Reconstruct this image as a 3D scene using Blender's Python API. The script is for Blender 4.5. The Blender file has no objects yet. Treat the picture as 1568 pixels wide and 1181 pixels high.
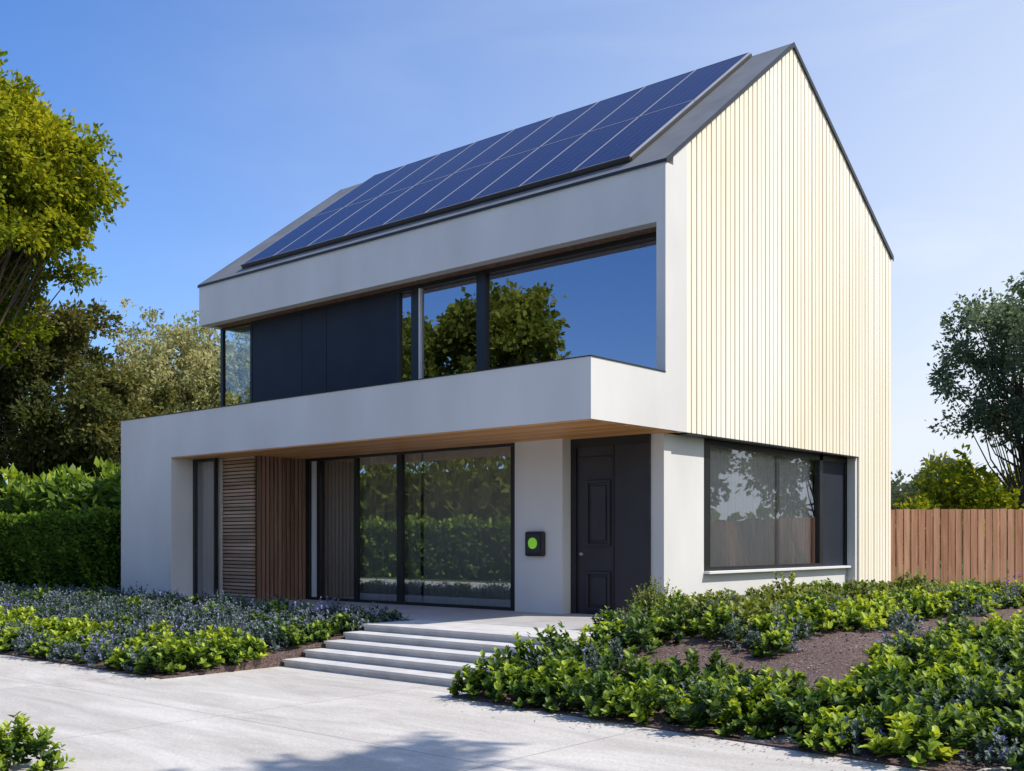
import bpy, math, numpy as np, bmesh
from mathutils import Vector
scene=bpy.context.scene
scene.view_settings.view_transform='Standard'
scene.view_settings.look='None'
scene.view_settings.exposure=0
# ------------------------------------------------------------ materials
def newmat(name):
    m=bpy.data.materials.new(name); m.use_nodes=True
    nt=m.node_tree; nt.nodes.clear()
    out=nt.nodes.new('ShaderNodeOutputMaterial')
    return m,nt,out
def N(nt,t,**kw):
    n=nt.nodes.new(t)
    for k,v in kw.items(): setattr(n,k,v)
    return n
def ramp(nt,stops):
    r=nt.nodes.new('ShaderNodeValToRGB'); e=r.color_ramp.elements
    while len(e)<len(stops): e.new(0.5)
    for i,(p,c) in enumerate(stops):
        e[i].position=p; e[i].color=(c[0],c[1],c[2],1)
    return r
def surf(name,c1,c2,scale=3,rough=.7,spec=.3,bump=.0,bscale=60,metal=0,stretch=(1,1,1),detail=6,bdist=.01,emit=0):
    m,nt,out=newmat(name)
    b=N(nt,'ShaderNodeBsdfPrincipled'); tc=N(nt,'ShaderNodeTexCoord'); mp=N(nt,'ShaderNodeMapping')
    mp.inputs['Scale'].default_value=stretch
    nt.links.new(tc.outputs['Object'],mp.inputs[0])
    n=N(nt,'ShaderNodeTexNoise'); n.inputs['Scale'].default_value=scale; n.inputs['Detail'].default_value=detail
    nt.links.new(mp.outputs[0],n.inputs['Vector'])
    r=ramp(nt,[(.3,c1),(.7,c2)]); nt.links.new(n.outputs[0],r.inputs[0])
    nt.links.new(r.outputs[0],b.inputs['Base Color'])
    b.inputs['Roughness'].default_value=rough; b.inputs['Metallic'].default_value=metal
    b.inputs['Specular IOR Level'].default_value=spec
    if emit:
        nt.links.new(r.outputs[0],b.inputs['Emission Color']); b.inputs['Emission Strength'].default_value=emit
    if bump>0:
        n2=N(nt,'ShaderNodeTexNoise'); n2.inputs['Scale'].default_value=bscale; n2.inputs['Detail'].default_value=5
        nt.links.new(mp.outputs[0],n2.inputs['Vector'])
        bp=N(nt,'ShaderNodeBump'); bp.inputs['Strength'].default_value=bump; bp.inputs['Distance'].default_value=bdist
        nt.links.new(n2.outputs[0],bp.inputs['Height']); nt.links.new(bp.outputs[0],b.inputs['Normal'])
    nt.links.new(b.outputs[0],out.inputs[0])
    return m
M={}
M['white']=surf('white_render',(.62,.61,.60),(.71,.70,.69),scale=1.1,rough=.85,bump=.25,bscale=90,spec=.2,bdist=.004,stretch=(1,1,.45))
M['clad']=surf('painted_boards',(.85,.75,.57),(.91,.865,.77),scale=.5,rough=.6,stretch=(1,1,.35),bump=.1,bscale=30,spec=.25,bdist=.003,detail=4)
M['cladback']=surf('clad_backing',(.36,.23,.10),(.46,.32,.16),scale=3,rough=.8)
M['black']=surf('black_aluminium',(.012,.013,.015),(.018,.019,.022),rough=.35,spec=.5)
M['navy']=surf('dark_panel',(.014,.018,.030),(.021,.026,.040),scale=2,rough=.55,spec=.3)
M['door']=surf('door_paint',(.030,.028,.035),(.040,.038,.046),scale=2,rough=.38,spec=.45,bump=.05)
M['roof']=surf('roof_metal',(.16,.165,.17),(.21,.215,.22),scale=2,rough=.6,spec=.25)
M['sill']=surf('sill',(.68,.69,.70),(.74,.75,.76),rough=.5)
M['steel']=surf('steel',(.6,.6,.62),(.7,.7,.72),rough=.3,metal=1)
M['pframe']=surf('panel_frame',(.26,.28,.34),(.33,.35,.42),rough=.5,spec=.2)
M['curtain']=surf('curtain',(.44,.40,.35),(.54,.50,.45),scale=20,rough=.95,stretch=(4,4,.3))
M['blind']=surf('blind',(.66,.64,.62),(.76,.74,.72),scale=20,rough=.95,stretch=(4,4,.3))
M['inwall']=surf('interior_wall',(.40,.38,.36),(.46,.44,.42),rough=.9)
M['indark']=surf('interior_dark',(.035,.036,.04),(.05,.05,.055),rough=.9)
M['infloor']=surf('interior_floor',(.12,.09,.06),(.18,.13,.09),scale=3,stretch=(1,8,1),rough=.5)
M['mulch']=surf('mulch',(.08,.052,.048),(.22,.155,.14),scale=28,rough=.95,bump=1,bscale=45,bdist=.04)
M['grass']=surf('lawn',(.05,.10,.02),(.09,.15,.035),scale=4,rough=.9,bump=.8,bscale=80,bdist=.03)
M['chips']=surf('mulch_chips',(.10,.065,.06),(.40,.30,.26),scale=15,rough=.9)
M['bark']=surf('bark',(.06,.045,.032),(.13,.10,.07),scale=6,stretch=(1,1,.25),rough=.95,bump=.8,bscale=20,bdist=.03)
M['green']=surf('green_light_ring',(.22,.55,.04),(.26,.62,.05),rough=.35,emit=.35)
def wood(name,c1,c2,axis,pitch=.1,rough=.6):
    m,nt,out=newmat(name); b=N(nt,'ShaderNodeBsdfPrincipled'); tc=N(nt,'ShaderNodeTexCoord')
    mp=N(nt,'ShaderNodeMapping'); sc=[14,14,14]; sc[axis]=.9; mp.inputs['Scale'].default_value=sc
    nt.links.new(tc.outputs['Object'],mp.inputs[0])
    n=N(nt,'ShaderNodeTexNoise'); n.inputs['Scale'].default_value=1.2; n.inputs['Detail'].default_value=8; n.inputs['Distortion'].default_value=.6
    nt.links.new(mp.outputs[0],n.inputs['Vector'])
    mp2=N(nt,'ShaderNodeMapping'); s2=[1/pitch]*3; s2[axis]=.15; mp2.inputs['Scale'].default_value=s2
    nt.links.new(tc.outputs['Object'],mp2.inputs[0])
    w=N(nt,'ShaderNodeTexWhiteNoise'); 
    sn=N(nt,'ShaderNodeVectorMath',operation='FLOOR'); nt.links.new(mp2.outputs[0],sn.inputs[0]); nt.links.new(sn.outputs[0],w.inputs['Vector'])
    mx=N(nt,'ShaderNodeMath',operation='MULTIPLY_ADD'); mx.inputs[1].default_value=.35
    nt.links.new(w.outputs['Value'],mx.inputs[0]); nt.links.new(n.outputs[0],mx.inputs[2])
    r=ramp(nt,[(.35,c1),(.95,c2)]); nt.links.new(mx.outputs[0],r.inputs[0]); nt.links.new(r.outputs[0],b.inputs['Base Color'])
    b.inputs['Roughness'].default_value=rough; b.inputs['Specular IOR Level'].default_value=.25
    nt.links.new(b.outputs[0],out.inputs[0]); return m
M['woodh']=wood('slat_wood_horizontal',(.23,.14,.09),(.52,.36,.26),0,.05)
M['woodv']=wood('slat_wood_vertical',(.13,.07,.045),(.33,.20,.135),2,.07)
M['soffit']=wood('soffit_wood',(.46,.19,.06),(.80,.42,.17),0,.12,.5)
M['fence']=wood('fence_wood',(.44,.19,.10),(.85,.45,.28),2,.172,.8)
def glass(name,tint,base,refl=(.9,.93,1)):
    m,nt,out=newmat(name)
    tr=N(nt,'ShaderNodeBsdfTransparent'); tr.inputs[0].default_value=(*tint,1)
    gl=N(nt,'ShaderNodeBsdfGlossy'); gl.inputs['Roughness'].default_value=.0; gl.inputs[0].default_value=(*refl,1)
    n=N(nt,'ShaderNodeTexNoise'); n.inputs['Scale'].default_value=.7; tc=N(nt,'ShaderNodeTexCoord'); nt.links.new(tc.outputs['Object'],n.inputs['Vector'])
    bp=N(nt,'ShaderNodeBump'); bp.inputs['Strength'].default_value=.04; bp.inputs['Distance'].default_value=.02
    nt.links.new(n.outputs[0],bp.inputs['Height']); nt.links.new(bp.outputs[0],gl.inputs['Normal'])
    fr=N(nt,'ShaderNodeFresnel'); fr.inputs[0].default_value=1.5
    ad=N(nt,'ShaderNodeMath',operation='ADD',use_clamp=True); ad.inputs[1].default_value=base
    nt.links.new(fr.outputs[0],ad.inputs[0])
    mx=N(nt,'ShaderNodeMixShader'); nt.links.new(ad.outputs[0],mx.inputs[0]); nt.links.new(tr.outputs[0],mx.inputs[1]); nt.links.new(gl.outputs[0],mx.inputs[2])
    nt.links.new(mx.outputs[0],out.inputs[0]); return m
M['glass']=glass('window_glass',(.94,.92,.88),.27)
M['glasside']=glass('side_window_glass',(.97,.97,.96),.15)
M['glassup']=glass('upper_window_glass',(.5,.52,.55),.46,(.58,.60,.70))
M['glassclear']=glass('corner_glass',(.86,.9,.87),.06)
def paving(name,c1,c2,bw,bh,mortar,gap=.004,streak=(1.2,1.2,1),rot=-.35):
    m,nt,out=newmat(name); b=N(nt,'ShaderNodeBsdfPrincipled'); tc=N(nt,'ShaderNodeTexCoord')
    n=N(nt,'ShaderNodeTexNoise'); n.inputs['Scale'].default_value=1.; n.inputs['Detail'].default_value=10; n.inputs['Roughness'].default_value=.66; n.inputs['Distortion'].default_value=.6
    mp=N(nt,'ShaderNodeMapping'); mp.inputs['Scale'].default_value=streak; mp.inputs['Rotation'].default_value=(0,0,rot)
    nt.links.new(tc.outputs['Object'],mp.inputs[0]); nt.links.new(mp.outputs[0],n.inputs['Vector'])
    r=ramp(nt,[(.32,c1),(.68,c2)]); nt.links.new(n.outputs[0],r.inputs[0])
    br=N(nt,'ShaderNodeTexBrick'); br.offset=0.0; br.inputs['Scale'].default_value=1; br.inputs['Mortar Size'].default_value=gap; br.inputs['Mortar Smooth'].default_value=.3
    br.inputs['Brick Width'].default_value=bw; br.inputs['Row Height'].default_value=bh
    br.inputs['Color1'].default_value=(1,1,1,1); br.inputs['Color2'].default_value=(.93,.93,.93,1); br.inputs['Mortar'].default_value=(mortar,)*3+(1,)
    nt.links.new(tc.outputs['Object'],br.inputs['Vector'])
    mu=N(nt,'ShaderNodeMix',data_type='RGBA',blend_type='MULTIPLY'); mu.inputs[0].default_value=1
    nt.links.new(r.outputs[0],mu.inputs[6]); nt.links.new(br.outputs['Color'],mu.inputs[7])
    n3=N(nt,'ShaderNodeTexNoise'); n3.inputs['Scale'].default_value=22; n3.inputs['Detail'].default_value=8; n3.inputs['Roughness'].default_value=.75; nt.links.new(tc.outputs['Object'],n3.inputs['Vector'])
    r3=ramp(nt,[(.35,(.88,.87,.86)),(.6,(1,1,1))]); nt.links.new(n3.outputs[0],r3.inputs[0])
    mu2=N(nt,'ShaderNodeMix',data_type='RGBA',blend_type='MULTIPLY'); mu2.inputs[0].default_value=1
    nt.links.new(mu.outputs[2],mu2.inputs[6]); nt.links.new(r3.outputs[0],mu2.inputs[7])
    nt.links.new(mu2.outputs[2],b.inputs['Base Color']); b.inputs['Roughness'].default_value=.8; b.inputs['Specular IOR Level'].default_value=.2
    n2=N(nt,'ShaderNodeTexNoise'); n2.inputs['Scale'].default_value=35; n2.inputs['Detail'].default_value=6; nt.links.new(tc.outputs['Object'],n2.inputs['Vector'])
    bp=N(nt,'ShaderNodeBump'); bp.inputs['Strength'].default_value=.4; bp.inputs['Distance'].default_value=.014
    nt.links.new(n2.outputs[0],bp.inputs['Height']); nt.links.new(bp.outputs[0],b.inputs['Normal'])
    nt.links.new(b.outputs[0],out.inputs[0]); return m
M['drive']=paving('driveway_concrete',(.46,.43,.395),(.70,.665,.62),3.2,2.4,.62,.010,(.55,2.1,1))
M['terrace']=paving('terrace_paving',(.42,.41,.405),(.54,.53,.52),1.2,.6,.6,.006)
M['step']=surf('step_stone',(.50,.485,.47),(.65,.63,.61),scale=4,rough=.8,bump=.2,bscale=50,spec=.2)
def solar():
    m,nt,out=newmat('solar_cells'); b=N(nt,'ShaderNodeBsdfPrincipled'); tc=N(nt,'ShaderNodeTexCoord')
    sp=N(nt,'ShaderNodeSeparateXYZ'); nt.links.new(tc.outputs['Object'],sp.inputs[0])
    def line(sock,pitch,w):
        a=N(nt,'ShaderNodeMath',operation='DIVIDE'); a.inputs[1].default_value=pitch; nt.links.new(sock,a.inputs[0])
        f=N(nt,'ShaderNodeMath',operation='FRACT'); nt.links.new(a.outputs[0],f.inputs[0])
        l=N(nt,'ShaderNodeMath',operation='LESS_THAN'); l.inputs[1].default_value=w; nt.links.new(f.outputs[0],l.inputs[0]); return l
    l1=line(sp.outputs[0],.172,.07); l2=line(sp.outputs[1],.172,.07)
    mx=N(nt,'ShaderNodeMath',operation='MAXIMUM'); nt.links.new(l1.outputs[0],mx.inputs[0]); nt.links.new(l2.outputs[0],mx.inputs[1])
    r=ramp(nt,[(0,(.006,.014,.080)),(1,(.035,.055,.19))]); nt.links.new(mx.outputs[0],r.inputs[0])
    nt.links.new(r.outputs[0],b.inputs['Base Color']); b.inputs['Roughness'].default_value=.2; b.inputs['IOR'].default_value=1.12
    nt.links.new(b.outputs[0],out.inputs[0]); return m
M['solar']=solar()
def leafmat(name,stops,trans=.35,rough=.5,spec=.3,warm=(1.5,1.4,.55,1)):
    m,nt,out=newmat(name); at=N(nt,'ShaderNodeAttribute'); at.attribute_name='tone'
    r=ramp(nt,stops); nt.links.new(at.outputs['Fac'],r.inputs[0])
    if spec>0:
        b=N(nt,'ShaderNodeBsdfPrincipled'); b.inputs['Roughness'].default_value=rough; b.inputs['Specular IOR Level'].default_value=spec
    else: b=N(nt,'ShaderNodeBsdfDiffuse')
    t=N(nt,'ShaderNodeBsdfTranslucent'); mx=N(nt,'ShaderNodeMixShader'); mx.inputs[0].default_value=trans
    g=N(nt,'ShaderNodeMix',data_type='RGBA',blend_type='MULTIPLY'); g.inputs[0].default_value=1; g.inputs[7].default_value=warm
    nt.links.new(r.outputs[0],g.inputs[6]); nt.links.new(g.outputs[2],t.inputs[0])
    nt.links.new(r.outputs[0],b.inputs[0]); nt.links.new(b.outputs[0],mx.inputs[1]); nt.links.new(t.outputs[0],mx.inputs[2])
    nt.links.new(mx.outputs[0],out.inputs[0]); return m
L={}
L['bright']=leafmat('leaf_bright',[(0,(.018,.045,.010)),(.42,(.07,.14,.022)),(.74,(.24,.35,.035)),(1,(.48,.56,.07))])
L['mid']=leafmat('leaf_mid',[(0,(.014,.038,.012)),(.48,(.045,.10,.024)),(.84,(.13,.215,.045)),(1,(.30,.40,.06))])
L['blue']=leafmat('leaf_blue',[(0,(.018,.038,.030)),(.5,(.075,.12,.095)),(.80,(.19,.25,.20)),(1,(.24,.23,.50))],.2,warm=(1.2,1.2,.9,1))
L['sage']=leafmat('leaf_sage',[(0,(.05,.075,.03)),(.5,(.17,.22,.085)),(1,(.36,.40,.19))],.25)
L['olive']=leafmat('leaf_olive',[(0,(.035,.055,.014)),(.5,(.12,.16,.033)),(1,(.29,.33,.08))],.3)
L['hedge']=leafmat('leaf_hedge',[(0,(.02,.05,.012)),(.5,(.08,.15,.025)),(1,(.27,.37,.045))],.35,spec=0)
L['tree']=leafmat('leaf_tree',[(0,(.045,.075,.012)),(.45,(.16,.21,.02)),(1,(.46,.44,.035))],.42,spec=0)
L['dark']=leafmat('leaf_dark',[(0,(.03,.04,.018)),(.5,(.09,.11,.04)),(1,(.23,.21,.08))],.3,spec=0)
L['willow']=leafmat('leaf_willow',[(0,(.19,.21,.09)),(.5,(.40,.41,.20)),(1,(.60,.55,.30))],.42,spec=0,warm=(1.3,1.2,.9,1))
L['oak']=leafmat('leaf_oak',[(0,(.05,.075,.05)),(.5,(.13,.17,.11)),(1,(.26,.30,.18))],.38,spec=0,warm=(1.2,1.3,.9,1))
L['far']=leafmat('leaf_far',[(0,(.05,.075,.02)),(.5,(.13,.175,.04)),(1,(.30,.33,.06))],.35,spec=0)
L['purple']=leafmat('flower_purple',[(0,(.10,.05,.2)),(1,(.30,.16,.5))],.2)
# ------------------------------------------------------------ helpers
def add(ob,parent=None):
    scene.collection.objects.link(ob)
    if parent: ob.parent=parent
    return ob
def meshobj(name,verts,faces,mat,parent=None):
    me=bpy.data.meshes.new(name); me.from_pydata([tuple(v) for v in verts],[],faces); me.materials.append(mat); me.update()
    return add(bpy.data.objects.new(name,me),parent)
BF=[(0,3,2,1),(4,5,6,7),(0,1,5,4),(1,2,6,5),(2,3,7,6),(3,0,4,7)]
def bv(x0,x1,y0,y1,z0,z1): return [(x0,y0,z0),(x1,y0,z0),(x1,y1,z0),(x0,y1,z0),(x0,y0,z1),(x1,y0,z1),(x1,y1,z1),(x0,y1,z1)]
def box(name,x0,x1,y0,y1,z0,z1,mat,parent=None,bevel=0):
    o=meshobj(name,bv(x0,x1,y0,y1,z0,z1),BF,M[mat],parent)
    if bevel:
        b=o.modifiers.new('b','BEVEL'); b.width=bevel; b.segments=2
    return o
def boxes(name,lst,mat,parent=None,bevel=0):
    V=[];F=[]
    for b in lst:
        k=len(V); V+=bv(*b); F+=[tuple(i+k for i in f) for f in BF]
    o=meshobj(name,V,F,M[mat],parent)
    if bevel:
        b=o.modifiers.new('b','BEVEL'); b.width=bevel; b.segments=2
    return o
def paneY(name,x0,x1,y,z0,z1,mat,parent): return meshobj(name,[(x0,y,z0),(x1,y,z0),(x1,y,z1),(x0,y,z1)],[(0,1,2,3)],M[mat],parent)
def paneX(name,x,y0,y1,z0,z1,mat,parent): return meshobj(name,[(x,y0,z0),(x,y1,z0),(x,y1,z1),(x,y0,z1)],[(0,1,2,3)],M[mat],parent)
def prismX(name,poly,x0,x1,mat,parent=None):
    n=len(poly); V=[(x0,y,z) for y,z in poly]+[(x1,y,z) for y,z in poly]
    F=[tuple(reversed(range(n))),tuple(range(n,2*n))]+[(i,(i+1)%n,n+(i+1)%n,n+i) for i in range(n)]
    return meshobj(name,V,F,M[mat],parent)
def empty(name): 
    e=bpy.data.objects.new(name,None); scene.collection.objects.link(e); return e
# ------------------------------------------------------------ house
H=empty('modern_house')
XL=-11.41; Zs=2.647; Zp=3.44; Zf=5.56; Ze=6.37; Yr=3.85; Zr=9.30; Yb=8.08; Zb=6.62
def roofz(y): return Ze+(Zr-Ze)*y/Yr if y<=Yr else Zr+(Zb-Zr)*(y-Yr)/(Yb-Yr)
box('front_wall',-11.45,-9.67,-1.73,-1.2,-.45,Zs,'white',H)
box('end_wall',-11.45,-11.2,-1.2,8.0,-.45,Zs,'white',H)
box('balcony_parapet',-11.45,0,-1.73,-1.53,Zs,Zp,'white',H)
box('balcony_parapet_return_far',-11.45,-11.25,-1.53,.4,Zs,Zp,'white',H)
box('balcony_parapet_return_near',-.2,0,-1.53,0,Zs,Zp,'white',H)
boxes('parapet_cap',[(-11.47,.012,-1.742,-1.515,Zp,Zp+.014),(-11.47,-11.235,-1.515,.4,Zp,Zp+.014),(-.215,.012,-1.515,-.003,Zp,Zp+.014)],'black',H)
box('floor_slab',-11.25,-.2,-1.53,7.9,2.66,2.9,'indark',H)
boxes('soffit_boards',[(-9.66,-.025,-1.715+i*.1215,-1.715+i*.1215+.117,2.628,2.645) for i in range(17)],'soffit',H)
box('soffit_gap',-9.6,-.04,-1.69,.3,2.6455,2.6465,'black',H)
box('roof_fascia',XL,0,0,.2,Zf,Ze-.004,'white',H)
box('upper_soffit',XL+.02,-.15,.2,7.9,Zf+.012,Zf+.1,'woodv',H)
prismX('gable_corner_band',[(.2005,Zs),(.56,Zs),(.56,roofz(.56)-.012),(.2005,roofz(.2)-.012)],-.15,0,'white',H)
box('gable_corner_edge',-.15,0,0,.2005,Zs,Zf,'white',H)
prismX('gable_wall',[(.56,Zs),(Yb,Zs),(Yb,Zb-.012),(Yr,Zr-.015),(.56,roofz(.56)-.012)],-.15,-.035,'cladback',H)
box('gable_lower_wall',-.15,-.035,6.53,Yb,-.45,Zs,'cladback',H)
V=[];F=[];pitch=7.52/54;y=.56
rng=np.random.default_rng(3)
while y<Yb-.02:
    y1=min(y+pitch-.028,Yb)
    zb=-.45 if y>6.52 else Zs
    k=len(V); dx=rng.uniform(-.004,.004)
    pts=[(y,zb),(y1,zb),(y1,roofz(y1)-.014)]
    if y<Yr<y1: pts.append((Yr,Zr-.016))
    pts.append((y,roofz(y)-.014)); n=len(pts)
    V+=[(-.034,a,b) for a,b in pts]+[(.0+dx,a,b) for a,b in pts]
    F+=[tuple(k+i for i in reversed(range(n))),tuple(k+n+i for i in range(n))]+[(k+i,k+(i+1)%n,k+n+(i+1)%n,k+n+i) for i in range(n)]
    y+=pitch
meshobj('gable_cladding_boards',V,F,M['clad'],H)
box('gable_base_trim',-.16,.010,.57,6.5,Zs-.025,Zs-.002,'black',H)
prismX('far_gable_wall',[(.2005,Zf),(Yb,Zf),(Yb,Zb-.02),(Yr,Zr-.02),(.2005,roofz(.2)-.02)],XL+.002,XL+.15,'white',H)
box('upper_end_wall',XL+.002,XL+.15,2.4,Yb-.2,2.9,Zf,'white',H)
box('rear_wall',-11.3,-.15,7.9,8.06,-.45,6.5,'white',H)
t=.05
prismX('roof_front_slope',[(-.02,roofz(-.02)),(Yr,Zr),(Yr,Zr+t),(-.02,roofz(-.02)+t)],XL-.01,.02,'roof',H)
prismX('roof_rear_slope',[(Yr+.001,Zr),(Yb+.03,Zb-.02),(Yb+.03,Zb-.02+t),(Yr+.001,Zr+t)],XL-.01,.02,'roof',H)
vp=[(-.025,Ze-.03),(Yr,Zr-.02),(Yb+.035,Zb-.06),(Yb+.035,Zb+.04),(Yr,Zr+t+.008),(-.025,Ze+t-.015)]
prismX('verge_trim',vp,.021,.035,'black',H)
prismX('verge_trim_far',vp,XL-.025,XL-.011,'black',H)
box('eave_trim',XL-.01,.02,-.033,-.021,Ze-.012,Ze+.032,'black',H)
ang=math.atan2(Zr-Ze,Yr)
cx,nx=-.72,9; pw=1.052
sl=(Yr-.02-.26)/math.cos(ang); ph=sl/2
ca,sa=math.cos(ang),math.sin(ang)
for r_ in range(2):
    for c_ in range(nx):
        w=pw-.012; h=ph-.012; fr=.012
        me_v=[]; me_f=[]
        def ab(b):
            k=len(me_v); me_v.extend(bv(*b)); me_f.extend([tuple(i+k for i in f) for f in BF])
        ab((fr,w-fr,fr,h-fr,-.03,-.003)); n0=len(me_f)
        ab((0,w,0,fr,-.04,0)); ab((0,w,h-fr,h,-.04,0)); ab((0,fr,fr,h-fr,-.04,0)); ab((w-fr,w,fr,h-fr,-.04,0))
        me=bpy.data.meshes.new('solar_panel'); me.from_pydata(me_v,[],me_f); me.materials.append(M['solar']); me.materials.append(M['pframe'])
        for i,p in enumerate(me.polygons): p.material_index=0 if i<n0 else 1
        o=add(bpy.data.objects.new('solar_panel',me),H)
        off=.13; y0=.26+r_*ph*ca; z0=roofz(.26)+r_*ph*sa
        o.location=(cx-pw*(c_+1),y0-sa*off,z0+ca*off); o.rotation_euler=(ang,0,0)
x0,x1=cx-pw*nx,cx
def slopebox(name,xa,xb,s0,s1,h0,h1,mat):
    P=[]
    for s,h in ((s0,h0),(s1,h0),(s1,h1),(s0,h1)):
        P.append((.26+s*ca-sa*h,roofz(.26)+s*sa+ca*h))
    prismX(name,P,xa,xb,mat,H)
slopebox('panel_skirt',x0,x1,-.03,-.005,.052,.125,'black')
slopebox('panel_side_rail',x1+.0,x1+.010,0,sl,.052,.10,'black')
for i,s in enumerate((.5,1.6,2.7,3.8)): slopebox('panel_rail',x0+.05,x1-.05,s,s+.04,.055,.088,'black')
# upper glazing
yg=.5
paneY('upper_glass_main',-3.79,-.19,yg,2.9,Zf,'glassup',H)
paneY('upper_glass_mid',-5.31,-3.98,yg,2.9,Zf,'glassup',H)
paneY('upper_glass_slot',-5.86,-5.56,yg,2.9,Zf,'glassup',H)
paneY('corner_glass_front',-11.25,-10.29,yg,2.9,Zf,'glassclear',H)
paneX('corner_glass_side',-11.30,yg+.04,2.4,2.9,Zf,'glassclear',H)
boxes('upper_frames',[(-11.33,-11.25,yg-.04,yg+.03,2.9,Zf),(-10.29,-10.23,yg-.04,yg+.03,2.9,Zf),(-5.92,-5.86,yg-.04,yg+.03,2.9,Zf),(-5.56,-5.36,yg-.04,yg+.03,2.9,Zf),
  (-3.98,-3.79,yg-.06,yg+.05,2.9,Zf),(-.19,-.15,yg-.04,yg+.03,2.9,Zf),(-10.23,-.19,yg-.05,yg-.01,Zf-.06,Zf+.01),(-11.25,-10.29,yg-.03,yg-.01,Zf-.04,Zf)],'black',H)
box('upper_frame_light',-5.36,-5.325,yg-.05,yg+.03,2.9,Zf-.06,'sill',H)
xs=[-10.23,-8.62,-7.88,-5.925]
boxes('dark_wall_panels',[(xs[i]+.006,xs[i+1]-.006,yg-.03,yg+.03,2.9,Zf-.06) for i in range(3)],'navy',H,)
box('panel_backing',-10.2,-5.92,yg+.031,yg+.15,2.9,Zf,'black',H)
boxes('upper_room',[(-10.2,-10.1,yg+.15,7.9,2.9,Zf),(-10.1,-.15,5.0,5.1,2.9,Zf)],'indark',H)
# ground glazing
yw=.1
paneY('slot_window_glass',-9.60,-8.99,-1.24,.05,2.57,'glass',H)
boxes('slot_window_frame',[(-9.67,-9.60,-1.27,-1.2,0,2.628),(-8.99,-8.95,-1.27,-1.2,0,2.628),(-9.60,-8.99,-1.27,-1.2,2.57,2.628),(-9.60,-8.99,-1.27,-1.2,0,.05)],'black',H)
boxes('slat_column_horizontal',[(-8.95,-8.0,-1.10,-1.06,.02+i*.0655,.02+i*.0655+.046) for i in range(40)],'woodh',H)
box('slat_column_core',-8.95,-8.02,-1.059,.05,0,2.628,'black',H)
boxes('slat_column_vertical',[(-8.02,-7.98,-1.02+i*.092,-1.02+i*.092+.062,.0,2.628) for i in range(12)],'woodv',H)
ms=[(-8.0,-7.88),(-6.62,-6.54),(-5.50,-5.38),(-2.90,-2.76)]
fr=[(a,b,yw-.04,yw+.04,0,2.58) for a,b in ms]+[(-7.66,-7.58,yw-.04,yw+.04,0,2.58),(-8.0,-2.76,yw-.05,yw+.04,2.58,2.628)]
hz=[]
edges=[-7.88,-7.66,-7.58,-6.62,-6.54,-5.50,-5.38,-2.90]
for a,b in zip(edges[::2],edges[1::2]): hz.append((a,b,yw-.03,yw+.03,0,.05))
boxes('ground_window_frames',fr+hz,'black',H)
box('entrance_side_post',-7.87,-7.67,yw+.01,yw+.08,0.05,2.58,'sill',H)
for a,b in zip(edges[2::2],edges[3::2]): paneY('ground_window_glass',a,b,yw,.05,2.58,'glass',H)
box('pillar',-2.76,-1.82,0,.3,0,2.628,'white',H)
def curtain(name,p0,p1,z0,z1,mat,amp=.04,wl=.16):
    p0=np.array(p0);p1=np.array(p1);Ln=np.linalg.norm(p1-p0);n=int(Ln/.02);d=(p1-p0)/Ln;nn=np.array([-d[1],d[0]])
    V=[];F=[]
    for i in range(n+1):
        s=i*Ln/n;o=amp*math.sin(s/wl*6.283)+amp*.4*math.sin(s/wl*2.1+1);q=p0+d*s+nn*o
        V+=[(q[0],q[1],z0),(q[0],q[1],z1)]
    F=[(2*i,2*i+2,2*i+3,2*i+1) for i in range(n)]
    o=meshobj(name,V,F,M[mat],H)
    for p in o.data.polygons: p.use_smooth=True
curtain('sheer_curtain',(-7.9,.25),(-5.1,.25),.02,2.62,'curtain')
curtain('sheer_curtain_main',(-5.0,.22),(-2.8,.22),.02,2.62,'curtain',.008,.2)
curtain('slot_curtain',(-9.62,-1.1),(-8.97,-1.1),.02,2.62,'curtain')
boxes('ground_room',[(-11.2,-.36,4.0,4.1,0,2.6),(-9.7,-9.6,.5,4,0,2.6)],'inwall',H)
box('interior_floor',-11.2,-.36,.28,7.9,-.45,-.002,'infloor',H)
D_=.25
box('door_backing',-1.82,-.42,D_+.04,D_+.1,0,2.628,'black',H)
boxes('door_frame',[(-1.82,-1.72,D_-.05,D_+.04,0,2.628),(-1.72,-.42,D_-.05,D_+.04,2.5,2.628),(-1.06,-1.03,D_-.03,D_+.04,0,2.5)],'black',H)
box('door_leaf',-1.72,-1.06,D_-.01,D_+.04,.01,2.5,'door',H)
box('door_side_panel',-1.03,-.42,D_-.02,D_+.04,.01,2.5,'door',H)
def moulding(x0,x1,z0,z1,w=.04,p=.05):
    return [(x0,x1,D_-p,D_-.01,z0,z0+w),(x0,x1,D_-p,D_-.01,z1-w,z1),(x0,x0+w,D_-p,D_-.01,z0+w,z1-w),(x1-w,x1,D_-p,D_-.01,z0+w,z1-w)]
boxes('door_mouldings',moulding(-1.54,-1.10,1.02,2.0)+moulding(-1.54,-1.10,.06,.64)+[(-1.70,-1.08,D_-.035,D_-.01,2.32,2.35)],'door',H,.008)
boxes('door_panels',[(-1.46,-1.18,D_-.034,D_-.01,1.10,1.92),(-1.46,-1.18,D_-.034,D_-.01,.14,.56)],'door',H,.016)
def cyl(name,c,r,depth,axis,mat,parent,seg=24,r2=None):
    bm=bmesh.new(); bmesh.ops.create_cone(bm,cap_ends=True,segments=seg,radius1=r,radius2=r2 if r2 else r,depth=depth)
    me=bpy.data.meshes.new(name); bm.to_mesh(me); bm.free(); me.materials.append(M[mat])
    o=add(bpy.data.objects.new(name,me),parent); o.location=c
    if axis=='y': o.rotation_euler=(math.pi/2,0,0)
    return o
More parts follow.
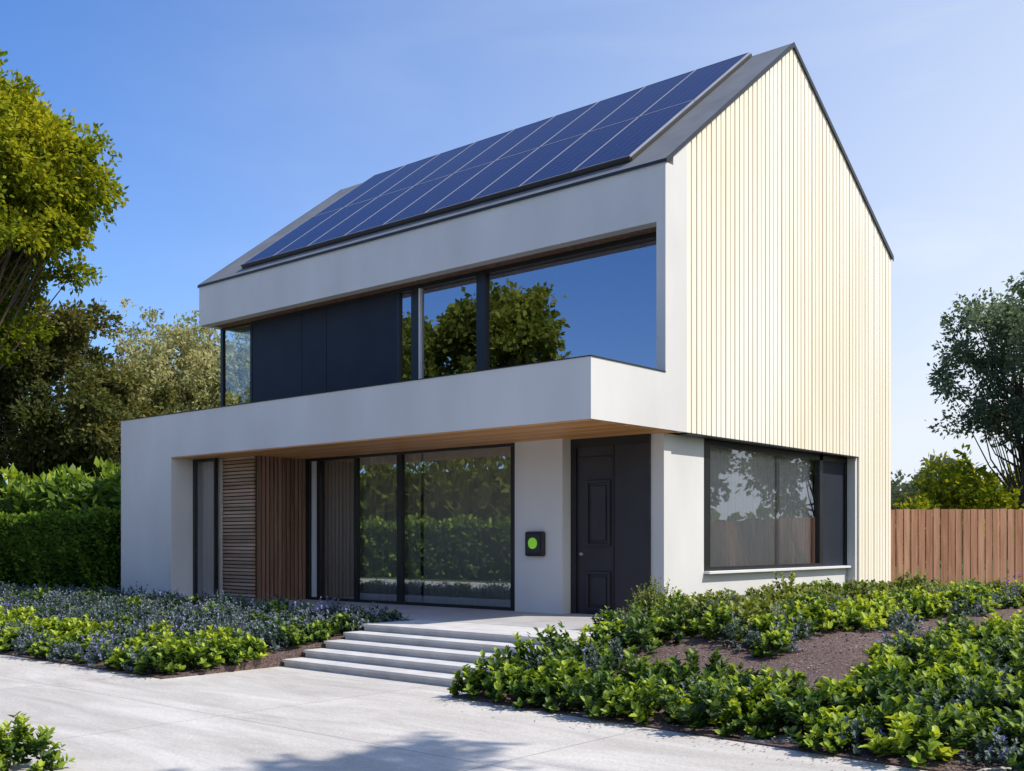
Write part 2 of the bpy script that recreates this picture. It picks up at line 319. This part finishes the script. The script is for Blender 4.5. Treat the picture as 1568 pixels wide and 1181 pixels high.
cyl('door_lock',(-1.63,D_-.02,.90),.026,.03,'y','steel',H)
cyl('door_knob',(-1.63,D_-.045,.90),.018,.03,'y','steel',H)
box('wall_charger_body',-2.49,-2.13,-.09,-.001,.86,1.24,'black',H,.03)
box('wall_charger_face',-2.44,-2.18,-.104,-.09,.91,1.19,'door',H,.012)
cyl('wall_charger_ring',(-2.31,-.110,1.06),.085,.014,'y','green',H,32)
box('corner_column',-.42,-.2,.27,1.36,-.45,Zs-.02,'white',H)
box('side_wall_below_window',-.36,-.2,1.36,6.53,-.45,.60,'white',H)
box('window_sill',-.36,-.10,1.36,6.53,.60,.64,'sill',H,.004)
xg=-.25
paneX('side_window_glass',xg,1.56,5.33,.70,2.53,'glasside',H)
boxes('side_window_frame',[(-.30,-.205,1.361,1.56,.64,2.62),(-.30,-.205,5.33,5.46,.64,2.62),(-.30,-.205,6.40,6.53,.64,2.62),(-.30,-.205,1.56,6.4,2.53,2.62),(-.30,-.205,1.56,5.33,.64,.70)],'black',H)
box('side_window_panel',-.29,-.23,5.46,6.40,.64,2.53,'navy',H)
curtain('side_window_blind',(-.40,1.4),(-.40,6.5),.5,2.6,'blind',.010,.12)
box('side_window_return',-.19,-.036,6.45,6.53,-.45,Zs,'white',H)
# ------------------------------------------------------------ terrace & steps
T=empty('terrace')
box('terrace_slab',-9.67,-2.652,-2.2,.28,-.44,0,'terrace',T)
box('terrace_slab_entrance',-2.65,-.0,-2.2,.28,-.44,0,'terrace',T)
S=empty('entrance_steps')
sx0,sx1=-2.65,.75; TR=.325
for i in range(5):
    ye=-3.2-TR*i; yb_=-2.2 if i==0 else ye+TR; z=-.09*i
    box('tread_%d'%(i+1),sx0,sx1,ye-.025,yb_-.026 if i else yb_,z-.035,z-.001,'step',S,.004)
    box('riser_%d'%(i+1),sx0+.01,sx1-.01,ye,yb_,-.449,z-.036,'step',S)
# ------------------------------------------------------------ ground
meshobj('lawn_ground',[(-400,-400,-.47),(400,-400,-.47),(400,400,-.47),(-400,400,-.47)],[(0,1,2,3)],M['grass'])
meshobj('driveway',[(-45,-16.5,-.45),(45,-16.5,-.45),(45,-4.0,-.45),(-45,-4.0,-.45)],[(0,1,2,3)],M['drive'])
def sst(t): 
    t=np.clip(t,0,1); return t*t*(3-2*t)
def bumpn(x,y): return .02*np.sin(x*3.1+y*1.7)+.015*np.sin(x*7.3-y*5.1)
def zleft(x,y): return -.435+.32*sst((y+6.15)/3.4)+bumpn(x,y)*sst((y+6.15)*3)*sst((-2.6-x)*2)
def zright(x,y): return -.435+.41*sst((y+5.05)/4.2)*(1-.5*sst((x-2)/4))+bumpn(x,y)*sst((y+5.1)*3)
def nowarp(x,y): return y
def warp(x,y): return y-.075*np.clip(x-.7,0,7)*np.clip((-y-1)/4,0,1)
def terrain(name,x0,x1,y0,y1,fn,mat,step=.1,cut=None,wf=nowarp):
    xs=np.linspace(x0,x1,int(round((x1-x0)/step))+1); ys=np.linspace(y0,y1,int(round((y1-y0)/step))+1)
    X,Y=np.meshgrid(xs,ys); Z=fn(X,Y); V=[tuple(v) for v in np.stack([X,wf(X,Y),Z],-1).reshape(-1,3)]; nx=len(xs); ny=len(ys)
    F=[]; E={}
    for j in range(ny-1):
        for i in range(nx-1):
            if cut and cut(xs[i],ys[j]): continue
            a=j*nx+i; f=(a,a+1,a+nx+1,a+nx); F.append(f)
            for q in range(4):
                e=(f[q],f[(q+1)%4]); 
                if (e[1],e[0]) in E: del E[(e[1],e[0])]
                else: E[e]=1
    for a,b in E:
        k=len(V); V.append((V[a][0],V[a][1],-.46)); V.append((V[b][0],V[b][1],-.46)); F.append((a,k,k+1,b))
    return meshobj(name,V,F,M[mat])
terrain('planting_bed_soil',-30,-2.67,-6.15,-2.205,zleft,'mulch',.12)
terrain('planting_bed_soil',.01,24,-5.05,12,zright,'mulch',.15,cut=lambda x,y:(x<.72 and y<-2.3),wf=warp)
# ------------------------------------------------------------ foliage engine
def npmesh(name,V,F,mats,tone=None,mi=None,parent=None):
    me=bpy.data.meshes.new(name); V=np.asarray(V,np.float32); F=np.asarray(F,np.int32)
    me.vertices.add(len(V)); me.vertices.foreach_set('co',V.ravel())
    me.loops.add(F.size); me.loops.foreach_set('vertex_index',F.ravel())
    me.polygons.add(len(F)); me.polygons.foreach_set('loop_start',np.arange(0,F.size,F.shape[1],dtype=np.int32))
    for m in mats: me.materials.append(m)
    if mi is not None: me.polygons.foreach_set('material_index',np.asarray(mi,np.int32))
    if tone is not None:
        a=me.attributes.new('tone','FLOAT','POINT'); a.data.foreach_set('value',np.asarray(tone,np.float32))
    me.update(calc_edges=True)
    return add(bpy.data.objects.new(name,me),parent)
def norm(a): return a/np.maximum(np.linalg.norm(a,axis=-1,keepdims=True),1e-6)
def leaf6(P,D,Nn,Ln,Wd):
    D=norm(D); S=norm(np.cross(D,Nn)); Nn=norm(np.cross(S,D)); l=Ln[:,None]; w=Wd[:,None]
    v=[P,P+D*l*.32+S*w*.5+Nn*w*.18,P+D*l*.7+S*w*.42+Nn*w*.12-Nn*l*.03,P+D*l-Nn*l*.12,P+D*l*.7-S*w*.42+Nn*w*.12-Nn*l*.03,P+D*l*.32-S*w*.5+Nn*w*.18]
    V=np.stack(v,1).reshape(-1,3); b=np.arange(len(P))[:,None]*6
    F=np.concatenate([b+np.array([[0,1,2,3]]),b+np.array([[0,3,4,5]])],0)
    return V,F,6
def leaf4(P,D,Nn,Ln,Wd):
    D=norm(D); S=norm(np.cross(D,Nn)); Nn=norm(np.cross(S,D)); l=Ln[:,None]; w=Wd[:,None]
    V=np.stack([P,P+D*l*.45+S*w*.5+Nn*w*.1,P+D*l,P+D*l*.45-S*w*.5+Nn*w*.1],1).reshape(-1,3)
    F=np.arange(len(P))[:,None]*4+np.array([[0,1,2,3]])
    return V,F,4
def tube(path,rad,seg=6):
    path=np.array(path,float); rad=np.array(rad,float); n=len(path)
    T_=norm(np.gradient(path,axis=0)); ref=np.array([.3,.2,1.]); ref2=np.array([1.,0,.1])
    V=[]
    for i in range(n):
        r=ref2 if abs(T_[i]@norm(ref))>.9 else norm(ref)
        a=norm(np.cross(T_[i],r)); b=np.cross(T_[i],a)
        th=np.arange(seg)*2*np.pi/seg
        V.append(path[i]+rad[i]*(np.cos(th)[:,None]*a+np.sin(th)[:,None]*b))
    V=np.concatenate(V); F=[]
    for i in range(n-1):
        for k in range(seg): F.append((i*seg+k,i*seg+(k+1)%seg,(i+1)*seg+(k+1)%seg,(i+1)*seg+k))
    return V,np.array(F)
def randdir(rng,n): return norm(rng.normal(size=(n,3)))
def combine(name,parts,mats,parent=None):
    Vs=[];Fs=[];Ts=[];Ms=[];k=0
    for V,F,t,m in parts:
        Vs.append(V);Fs.append(F+k);Ts.append(np.broadcast_to(t,(len(V),)) if np.ndim(t)==0 else t);Ms.append(np.full(len(F),m));k+=len(V)
    return npmesh(name,np.concatenate(Vs),np.concatenate(Fs),mats,np.concatenate(Ts),np.concatenate(Ms),parent)
def tree(name,base,cz,rx,rz,ncl,nleaf,lL,lW,clr,lm,seed,tr=.22,ctr=(0,0),uneven=.25,inner=.5,flat=.75,limbs=True,bias=0):
    rng=np.random.default_rng(seed); base=np.array(base,float); C=base+np.array([ctr[0],ctr[1],cz-base[2]])
    parts=[]
    top=C+np.array([0,0,rz*.35]); n=7; s=np.linspace(0,1,n)[:,None]
    path=base+(top-base)*s; path[1:-1]+=rng.normal(size=(n-2,3))*[.12,.12,0]
    rad=tr*(1-.75*s[:,0]); rad[0]*=1.35
    V,F=tube(path,rad,8); parts.append((V,F,0.,0))
    d=randdir(rng,ncl); d[:,2]=np.where(d[:,2]<-.6,-d[:,2],d[:,2])
    ph=rng.uniform(0,6.28,6)
    th=np.arctan2(d[:,1],d[:,0]); un=1+uneven*(np.sin(3*th+ph[0])*np.cos(2.3*d[:,2]*2+ph[1])+.6*np.sin(5*th+ph[2]+4*d[:,2]))
    rf=(inner**3+(1-inner**3)*rng.uniform(size=ncl))**(1/3)*un
    cc=C+d*rf[:,None]*np.array([rx,rx,rz])
    for i in range(ncl):
        if limbs:
            q=rng.uniform(.25,.9); idx=max(q,.35)*(n-1); i0=int(idx); st=path[i0]+(path[min(i0+1,n-1)]-path[i0])*(idx-i0)
            if st[2]>cc[i,2]: st=path[max(1,int(n*.35))]
            mid=(st+cc[i])/2+np.array([0,0,-.12*np.linalg.norm(cc[i]-st)])+rng.normal(size=3)*.1
            V,F=tube([st,(st+mid)/2,mid,(mid+cc[i])/2,cc[i]],np.array([.22,.17,.12,.08,.03])*tr*1.0,4); parts.append((V,F,0.,0))
    M_=ncl*nleaf; c=np.repeat(cc,nleaf,0)
    sub=rng.integers(0,18,M_)+np.repeat(np.arange(ncl)*18,nleaf)
    off=rng.normal(size=(ncl*18,3))*clr*.42
    P=c+off[sub]*[1,1,flat]+rng.normal(size=(M_,3))*(clr*.17)
    D=norm(P-c)+rng.normal(size=(M_,3))*.6+[0,0,-.2]
    Nn=randdir(rng,M_)+[0,0,.7]
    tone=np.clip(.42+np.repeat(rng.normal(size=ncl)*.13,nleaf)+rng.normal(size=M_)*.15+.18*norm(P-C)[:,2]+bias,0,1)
    V,F,k=leaf4(P,D,Nn,lL*rng.uniform(.6,1.3,M_),lW*rng.uniform(.7,1.3,M_))
    parts.append((V,F,np.repeat(tone,k),1))
    return combine(name,parts,[M['bark'],lm])
def willow(name,base,cz,rx,rz,nst,lm,seed):
    rng=np.random.default_rng(seed); base=np.array(base,float); parts=[]
    C=np.array([base[0],base[1],cz]); top=C+[0,0,rz*.3]
    V,F=tube([base,base*.5+top*.5+[.2,0,0],top],[.3,.2,.08],8); parts.append((V,F,0.,0))
    d=randdir(rng,nst); d[:,2]=np.abs(d[:,2])*1.15-.4; un=1+.14*np.sin(4*np.arctan2(d[:,1],d[:,0])+1)+.09*rng.normal(size=nst)
    st=C+norm(d)*(rng.uniform(.25,1,nst)**.5*un)[:,None]*[rx,rx,rz]
    for i in range(0,nst,12):
        V,F=tube([top-[0,0,rng.uniform(.3,2.5)],(top+st[i])/2+[0,0,.4],st[i]],[.07,.045,.015],4); parts.append((V,F,0.,0))
    m=42; ln=rng.uniform(.25,.95,nst); t_=rng.uniform(size=(nst,m)); 
    P=st[:,None,:]+np.stack([d[:,0:1]*.6*t_+.13*rng.normal(size=(nst,m)),d[:,1:2]*.6*t_+.13*rng.normal(size=(nst,m)),.35*np.sin(t_*3)-ln[:,None]*t_+.06*rng.normal(size=(nst,m))],-1)
    P=P.reshape(-1,3); K=len(P); D=rng.normal(size=(K,3))*.8+[0,0,-.7]; Nn=randdir(rng,K)
    tone=np.clip(.5+np.repeat(rng.normal(size=nst)*.15,m)+rng.normal(size=K)*.15,0,1)
    V,F,k=leaf4(P,D,Nn,.19*rng.uniform(.6,1.3,K),.075*rng.uniform(.7,1.3,K)); parts.append((V,F,np.repeat(tone,k),1))
    return combine(name,parts,[M['bark'],lm])
def shrub_tmpl(rng,r,h,nst,nl,lL,lW,up=.5):
    d=randdir(rng,nst); d[:,2]=np.abs(d[:,2])*1.1+.12; d=norm(d)
    tip=d*np.array([r,r,h])*rng.uniform(.78,1.12,(nst,1)); root=tip*[.25,.25,0]
    t_=rng.uniform(.3,1,(nst,nl))**.7
    P=root[:,None]+(tip-root)[:,None]*t_[...,None]
    ax=norm(tip-root+[0,0,h*.5])[:,None]
    rd=randdir(rng,nst*nl).reshape(nst,nl,3); rd=rd-(rd*ax).sum(-1,keepdims=True)*ax; rd=norm(rd)
    D=rd*(1.15-.75*t_[...,None])+ax*up+rng.normal(size=rd.shape)*.12
    Nn=ax*1.0-rd*.6+rng.normal(size=rd.shape)*.15
    st_=rng.normal(size=(nst,1))*.14
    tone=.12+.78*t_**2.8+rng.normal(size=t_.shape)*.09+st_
    s=rng.uniform(.7,1.2,t_.shape)*(1.1-.3*t_)
    return P.reshape(-1,3),D.reshape(-1,3),Nn.reshape(-1,3),(lL*s).ravel(),(lW*s).ravel(),tone.ravel()
def bed(name,pts,tmpls,lm,seed,zf,scale=(.75,1.25),hvar=.15,leaf=leaf6,tonevar=.1,parent=None,wf=nowarp):
    rng=np.random.default_rng(seed); A=[[],[],[],[],[],[]]
    for x,y in pts:
        P,D,Nn,l,w,t_=tmpls[rng.integers(len(tmpls))]; a=rng.uniform(0,6.283); s=rng.uniform(*scale); c_,s_=math.cos(a),math.sin(a)
        R=np.array([[c_,s_,0],[-s_,c_,0],[0,0,1]]); hs=np.array([1,1,1+rng.normal()*hvar])
        A[0].append(P@R*s*hs+[x,float(wf(x,y)),float(zf(x,y))-.01]); A[1].append(D@R); A[2].append(Nn@R); A[3].append(l*s**.5);A[4].append(w*s**.5); A[5].append(t_+rng.normal()*tonevar)
    P,D,Nn,l,w,t_=[np.concatenate(a) for a in A]
    V,F,k=leaf(P,D,Nn,l,w)
    return npmesh(name,V,F,[lm],np.repeat(np.clip(t_,0,1),k),None,parent)
def scatter(rng,poly_fn,x0,x1,y0,y1,dist,tries=6000):
    pts=[]
    for _ in range(tries):
        x=rng.uniform(x0,x1);y=rng.uniform(y0,y1)
        if not poly_fn(x,y): continue
        if all((x-a)**2+(y-b)**2>dist*dist for a,b in pts): pts.append((x,y))
    return pts
rg=np.random.default_rng(11)
def tm(n,*a,**k): return [shrub_tmpl(rg,*a,**k) for _ in range(n)]
TB=tm(5,.26,.34,26,17,.088,.050)
TU=tm(4,.25,.28,40,14,.046,.022)
TD=tm(5,.27,.35,28,15,.085,.050)
TS=tm(3,.36,.32,90,14,.036,.018)
TL=tm(3,.40,.48,46,16,.085,.044)
def split(pts,fn,seed):
    r=np.random.default_rng(seed); out={}
    for p in pts: out.setdefault(fn(p[0],p[1],r),[]).append(p)
    return out
p=scatter(rg,lambda x,y:True,-16,-2.76,-6.06,-2.32,.225,12000)
def selL(x,y,r):
    u=r.uniform(); k=.5+.5*math.sin(x*2.1+y*.8)
    if y<-4.8: return 'b' if u<.30+.42*k else ('u' if u<.92 else 'd')
    return 'u' if u<.75 else 'd'
g=split(p,selL,1)
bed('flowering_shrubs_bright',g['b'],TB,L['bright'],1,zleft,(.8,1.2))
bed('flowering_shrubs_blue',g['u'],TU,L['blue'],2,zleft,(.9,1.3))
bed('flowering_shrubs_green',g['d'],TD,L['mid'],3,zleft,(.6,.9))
def zone(x,y):
    if x<.88 and y<-2.2: return None
    front = y<-3.7+.15*math.sin(x*2.3)
    wing = x<1.4 and y<-1.6
    outer = x>4.05+.25*math.sin(y*1.3)
    inner = x<2.7+.2*math.sin(y*2) and y>-2.0-.15*math.sin(x*3)
    if inner:
        return 'edge' if (x>2.2 or y<-1.5) else 'inner'
    if front or wing or outer: return 'front' if (y<-3.2) else 'outer'
    return None
p=scatter(rg,lambda x,y: zone(x,y) is not None,.22,9.5,-4.97,9,.26,18000)
def selR(x,y,r):
    z=zone(x,y); u=r.uniform(); k=.5+.5*math.sin(x*2.9-y*2.3)
    if z=='edge': return 'b' if u<.42+.35*k else ('u' if u<.93 else 'd')
    if z=='front': return 'b' if u<.22+.45*k else ('d' if u<.88 else 'u')
    if z=='outer': return 'u2' if u<.28 else ('d2' if u<.70 else 'b')
    return 'd2' if u<.28 else ('u2' if u<.52 else ('s' if u<.74 else 'o'))
g=split(p,selR,2)
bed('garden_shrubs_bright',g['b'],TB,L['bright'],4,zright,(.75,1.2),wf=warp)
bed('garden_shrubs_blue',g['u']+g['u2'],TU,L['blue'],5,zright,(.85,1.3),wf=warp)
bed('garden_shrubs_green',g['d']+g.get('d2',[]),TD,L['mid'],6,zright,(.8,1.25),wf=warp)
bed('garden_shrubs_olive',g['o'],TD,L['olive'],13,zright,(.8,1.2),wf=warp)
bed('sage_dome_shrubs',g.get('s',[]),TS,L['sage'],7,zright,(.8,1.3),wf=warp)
pp=scatter(rg,lambda x,y:True,.35,1.5,-.2,7.5,.5,500)
bed('tall_border_shrubs',pp,TL,L['olive'],8,zright,(.75,1.05))
bed('boxwood_shrub',[(.45,-.95)],tm(1,.42,.62,220,14,.045,.024),L['olive'],9,zright,(1,1),0,tonevar=0)
bed('corner_shrub',[(.95,-9.42),(.72,-9.62),(1.0,-9.85)],TL,L['bright'],10,lambda x,y:-.45,(.6,.75))
pf=scatter(rg,lambda x,y:True,2.5,7,5.5,8.5,.5,60)
bed('purple_flowers',pf,tm(2,.2,.6,14,6,.05,.04),L['purple'],12,zright,(.8,1.2))
n=11000; x=rg.uniform(.9,8,n); y=rg.uniform(-5,4,n); P=np.stack([x,warp(x,y),zright(x,y)+.006],-1)
D=randdir(rg,n)*[1,1,.25]; V,F,k=leaf4(P,D,np.tile([0,0,1.],(n,1))+rg.normal(size=(n,3))*.3,rg.uniform(.02,.06,n),rg.uniform(.01,.03,n)); npmesh('mulch_chips',V,F,[M['chips']])
n=420; x=rg.uniform(.8,8,n); y=-5.05-np.abs(rg.normal(size=n))*.22; x2=rg.uniform(-12,-2.6,n); y2=-6.15-np.abs(rg.normal(size=n))*.2
P=np.concatenate([np.stack([x,warp(x,y)-.02,np.full(n,-.446)],-1),np.stack([x2,y2,np.full(n,-.446)],-1)]); K=len(P)
D=randdir(rg,K)*[1,1,.1]; V,F,k=leaf4(P,D,np.tile([0,0,1.],(K,1))+rg.normal(size=(K,3))*.15,rg.uniform(.015,.04,K),rg.uniform(.008,.02,K)); npmesh('fallen_leaves',V,F,[M['chips']])
def hedge(name,x0,x1,y0,y1,z0,z1,n,lm,seed,lL=.09,lW=.05,lump=.1):
    rng=np.random.default_rng(seed)
    lx,ly,lz=x1-x0,y1-y0,z1-z0
    areas=np.array([lx*lz,lx*lz,ly*lz,ly*lz,lx*ly]); f=rng.choice(5,n,p=areas/areas.sum()); u=rng.uniform(size=n); v=rng.uniform(size=n); dep=np.abs(rng.normal(size=n))*.12
    X=np.where(f==2,x0+dep,np.where(f==3,x1-dep,x0+u*lx)); Y=np.where(f==0,y0+dep,np.where(f==1,y1-dep,np.where(f==4,y0+v*ly,y0+u*ly))); Z=np.where(f==4,z1-dep,z0+v*lz)
    nn=np.stack([np.where(f==2,-1.,np.where(f==3,1.,0)),np.where(f==0,-1.,np.where(f==1,1.,0)),np.where(f==4,1.,0.3)],-1)
    w_=np.sin(X*2.3+Z*3)*np.cos(Y*2+Z*2.1)+.6*np.sin(X*6.1+Y*3+Z*5)
    P=np.stack([X,Y,Z],-1)+nn*(w_*lump)[:,None]
    D=nn+rng.normal(size=(n,3))*.7+[0,0,.2]; Nn=nn*.5+rng.normal(size=(n,3))*.5+[0,0,.8]
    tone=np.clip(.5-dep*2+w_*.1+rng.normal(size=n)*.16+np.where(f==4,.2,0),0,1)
    V,F,k=leaf4(P,D,Nn,lL*rng.uniform(.7,1.3,n),lW*rng.uniform(.7,1.3,n))
    parts=[(V,F,np.repeat(tone,k),1)]
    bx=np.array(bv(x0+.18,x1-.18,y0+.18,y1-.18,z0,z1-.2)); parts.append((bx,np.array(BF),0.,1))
    return combine(name,parts,[M['bark'],lm])
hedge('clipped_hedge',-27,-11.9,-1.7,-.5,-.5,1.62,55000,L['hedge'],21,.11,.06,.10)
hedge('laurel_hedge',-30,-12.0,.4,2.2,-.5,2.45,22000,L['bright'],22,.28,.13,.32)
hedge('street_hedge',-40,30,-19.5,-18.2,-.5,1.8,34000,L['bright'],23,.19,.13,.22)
hedge('reflection_shrubbery',-70,20,-27,-24,-.5,4.6,26000,L['far'],24,.40,.26,.7)  # unseen belt behind the camera, added to block sky in the window reflections
# trees
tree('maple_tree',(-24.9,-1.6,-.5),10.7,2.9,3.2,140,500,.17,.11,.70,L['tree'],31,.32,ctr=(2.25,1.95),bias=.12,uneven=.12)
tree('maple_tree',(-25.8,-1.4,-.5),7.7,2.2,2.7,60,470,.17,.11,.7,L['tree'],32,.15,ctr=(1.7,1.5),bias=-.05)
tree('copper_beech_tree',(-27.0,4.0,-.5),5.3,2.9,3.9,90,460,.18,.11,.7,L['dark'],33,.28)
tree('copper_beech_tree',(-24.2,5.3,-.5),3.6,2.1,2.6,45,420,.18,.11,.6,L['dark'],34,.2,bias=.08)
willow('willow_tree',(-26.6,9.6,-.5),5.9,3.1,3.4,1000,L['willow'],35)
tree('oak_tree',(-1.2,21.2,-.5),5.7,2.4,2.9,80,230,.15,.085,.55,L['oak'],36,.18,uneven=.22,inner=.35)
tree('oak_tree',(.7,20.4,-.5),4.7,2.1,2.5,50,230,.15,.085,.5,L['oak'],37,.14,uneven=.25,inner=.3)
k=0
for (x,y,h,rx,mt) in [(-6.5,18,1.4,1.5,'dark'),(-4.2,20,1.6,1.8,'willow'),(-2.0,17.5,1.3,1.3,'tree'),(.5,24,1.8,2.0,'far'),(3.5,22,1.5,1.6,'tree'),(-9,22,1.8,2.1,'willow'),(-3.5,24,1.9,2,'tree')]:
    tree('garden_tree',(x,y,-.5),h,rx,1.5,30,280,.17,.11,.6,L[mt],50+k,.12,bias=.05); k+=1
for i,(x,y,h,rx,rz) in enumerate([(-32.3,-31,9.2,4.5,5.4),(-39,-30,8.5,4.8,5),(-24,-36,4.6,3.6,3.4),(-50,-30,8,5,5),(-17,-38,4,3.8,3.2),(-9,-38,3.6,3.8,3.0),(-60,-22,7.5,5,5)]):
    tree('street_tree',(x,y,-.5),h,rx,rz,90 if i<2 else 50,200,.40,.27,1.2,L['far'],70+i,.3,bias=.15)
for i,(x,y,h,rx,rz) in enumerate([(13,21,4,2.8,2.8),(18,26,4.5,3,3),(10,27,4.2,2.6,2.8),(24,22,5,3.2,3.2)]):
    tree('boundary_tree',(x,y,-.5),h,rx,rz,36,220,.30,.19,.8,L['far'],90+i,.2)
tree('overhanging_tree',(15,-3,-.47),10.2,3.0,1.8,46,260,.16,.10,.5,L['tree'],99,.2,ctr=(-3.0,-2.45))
rr=np.random.default_rng(5); n=18000; a=rr.uniform(0,6.283,n); R_=90+rr.normal(size=n)*3
hh=4.0+1.3*np.sin(a*9)+1.0*np.sin(a*23+1)+.7*np.sin(a*57); z=-.5+rr.uniform(size=n)**.8*hh
P=np.stack([R_*np.cos(a),R_*np.sin(a),z],-1); V,F,k=leaf4(P,randdir(rr,n),randdir(rr,n),rr.uniform(.8,1.8,n),rr.uniform(.6,1.2,n))
npmesh('distant_treeline',V,F,[L['far']],np.repeat(rr.uniform(.1,.7,n),k))
# ------------------------------------------------------------ fence
FN=empty('wooden_fence')
Rv=np.array([.7566,.6539]); Fv=np.array([-.6539,.7567]); o0=np.array([-2.6,11.0])
rf=np.random.default_rng(8)
def obox(s0,s1,d0,d1,z0,z1,V,F):
    k=len(V)
    for z in (z0,z1):
        for s,d in ((s0,d0),(s1,d0),(s1,d1),(s0,d1)):
            q=o0+Rv*s+Fv*d; V.append((q[0],q[1],z))
    F+=[tuple(i+k for i in f) for f in BF]
V=[];F=[]
s=0
while s<26:
    z1=1.83+rf.uniform(-.012,.012); obox(s,s+rf.uniform(.144,.153),rf.uniform(-.012,.008),.022,-.42,z1,V,F); s+=.172
meshobj('boards',V,F,M['fence'],FN)
V=[];F=[]
for z in (.1,.9,1.6): obox(0,26,.03,.08,z,z+.08,V,F)
s=0
while s<26: obox(s,s+.1,.085,.185,-.5,1.75,V,F); s+=2.4
meshobj('rails_and_posts',V,F,M['fence'],FN)
# ------------------------------------------------------------ light & sky
Sd=Vector((.75,.40,1.0)).normalized()
el=math.asin(Sd.z); az=math.atan2(Sd.x,Sd.y)
w=bpy.data.worlds.new('World'); scene.world=w; w.use_nodes=True; nt=w.node_tree; nt.nodes.clear()
out=N(nt,'ShaderNodeOutputWorld'); bg=N(nt,'ShaderNodeBackground'); sky=N(nt,'ShaderNodeTexSky'); sky.sky_type='NISHITA'
sky.sun_disc=False; sky.sun_elevation=el; sky.sun_rotation=az; sky.dust_density=.6; sky.air_density=1.0; sky.ozone_density=1.5
bg.inputs[1].default_value=.13
tc=N(nt,'ShaderNodeTexCoord')
def mth(op,a,b=None,clamp=False):
    m=N(nt,'ShaderNodeMath',operation=op,use_clamp=clamp)
    for i,v in enumerate((a,b)):
        if v is None: continue
        if isinstance(v,(int,float)): m.inputs[i].default_value=v
        else: nt.links.new(v,m.inputs[i])
    return m.outputs[0]
sp=N(nt,'ShaderNodeSeparateXYZ'); nt.links.new(tc.outputs['Generated'],sp.inputs[0])
zz=mth('MAXIMUM',sp.outputs[2],0.0)
hx=Sd.x/math.hypot(Sd.x,Sd.y); hy=Sd.y/math.hypot(Sd.x,Sd.y)
dt=mth('ADD',mth('MULTIPLY',sp.outputs[0],hx),mth('MULTIPLY',sp.outputs[1],hy))
azf=mth('POWER',mth('ADD',mth('MULTIPLY',dt,1/1.05),.72/1.05,True),1.5)
f1=mth('MULTIPLY',mth('MULTIPLY',azf,1.12),mth('SUBTRACT',1.0,mth('MULTIPLY',zz,.85)))
f2=mth('MULTIPLY',mth('POWER',mth('SUBTRACT',1.0,zz,True),6.0),.42)
mp=N(nt,'ShaderNodeMapping'); mp.inputs['Scale'].default_value=(1.2,1.2,5); nt.links.new(tc.outputs['Generated'],mp.inputs[0])
n=N(nt,'ShaderNodeTexNoise'); n.inputs['Scale'].default_value=2.2; n.inputs['Detail'].default_value=8; n.inputs['Distortion'].default_value=.5; nt.links.new(mp.outputs[0],n.inputs['Vector'])
cl=mth('MULTIPLY',mth('MULTIPLY',mth('SUBTRACT',n.outputs[0],.5,True),1.2),azf)
fac=mth('ADD',mth('ADD',f1,f2),cl,True)
tint=N(nt,'ShaderNodeMix',data_type='RGBA',blend_type='MULTIPLY'); tint.inputs[0].default_value=1; tint.inputs[7].default_value=(.48,.96,1.60,1); nt.links.new(sky.outputs[0],tint.inputs[6])
mx=N(nt,'ShaderNodeMix',data_type='RGBA'); mx.inputs[7].default_value=(6.5,7.05,7.7,1); nt.links.new(fac,mx.inputs[0]); nt.links.new(tint.outputs[2],mx.inputs[6])
nt.links.new(mx.outputs[2],bg.inputs[0]); nt.links.new(bg.outputs[0],out.inputs[0])
sl_=bpy.data.lights.new('sun','SUN'); sl_.energy=5.0; sl_.angle=math.radians(.5); sl_.color=(1,.93,.82)
so=bpy.data.objects.new('sun',sl_); scene.collection.objects.link(so); so.rotation_euler=Sd.to_track_quat('Z','Y').to_euler()
# ------------------------------------------------------------ camera
cam=bpy.data.cameras.new('camera'); co=bpy.data.objects.new('camera',cam); scene.collection.objects.link(co)
co.location=(8.2,-12.75,1.1); co.rotation_euler=(math.pi/2,0,math.radians(40.83)); cam.lens=38; cam.sensor_width=36; cam.shift_y=.1515; cam.clip_end=2000
scene.camera=co
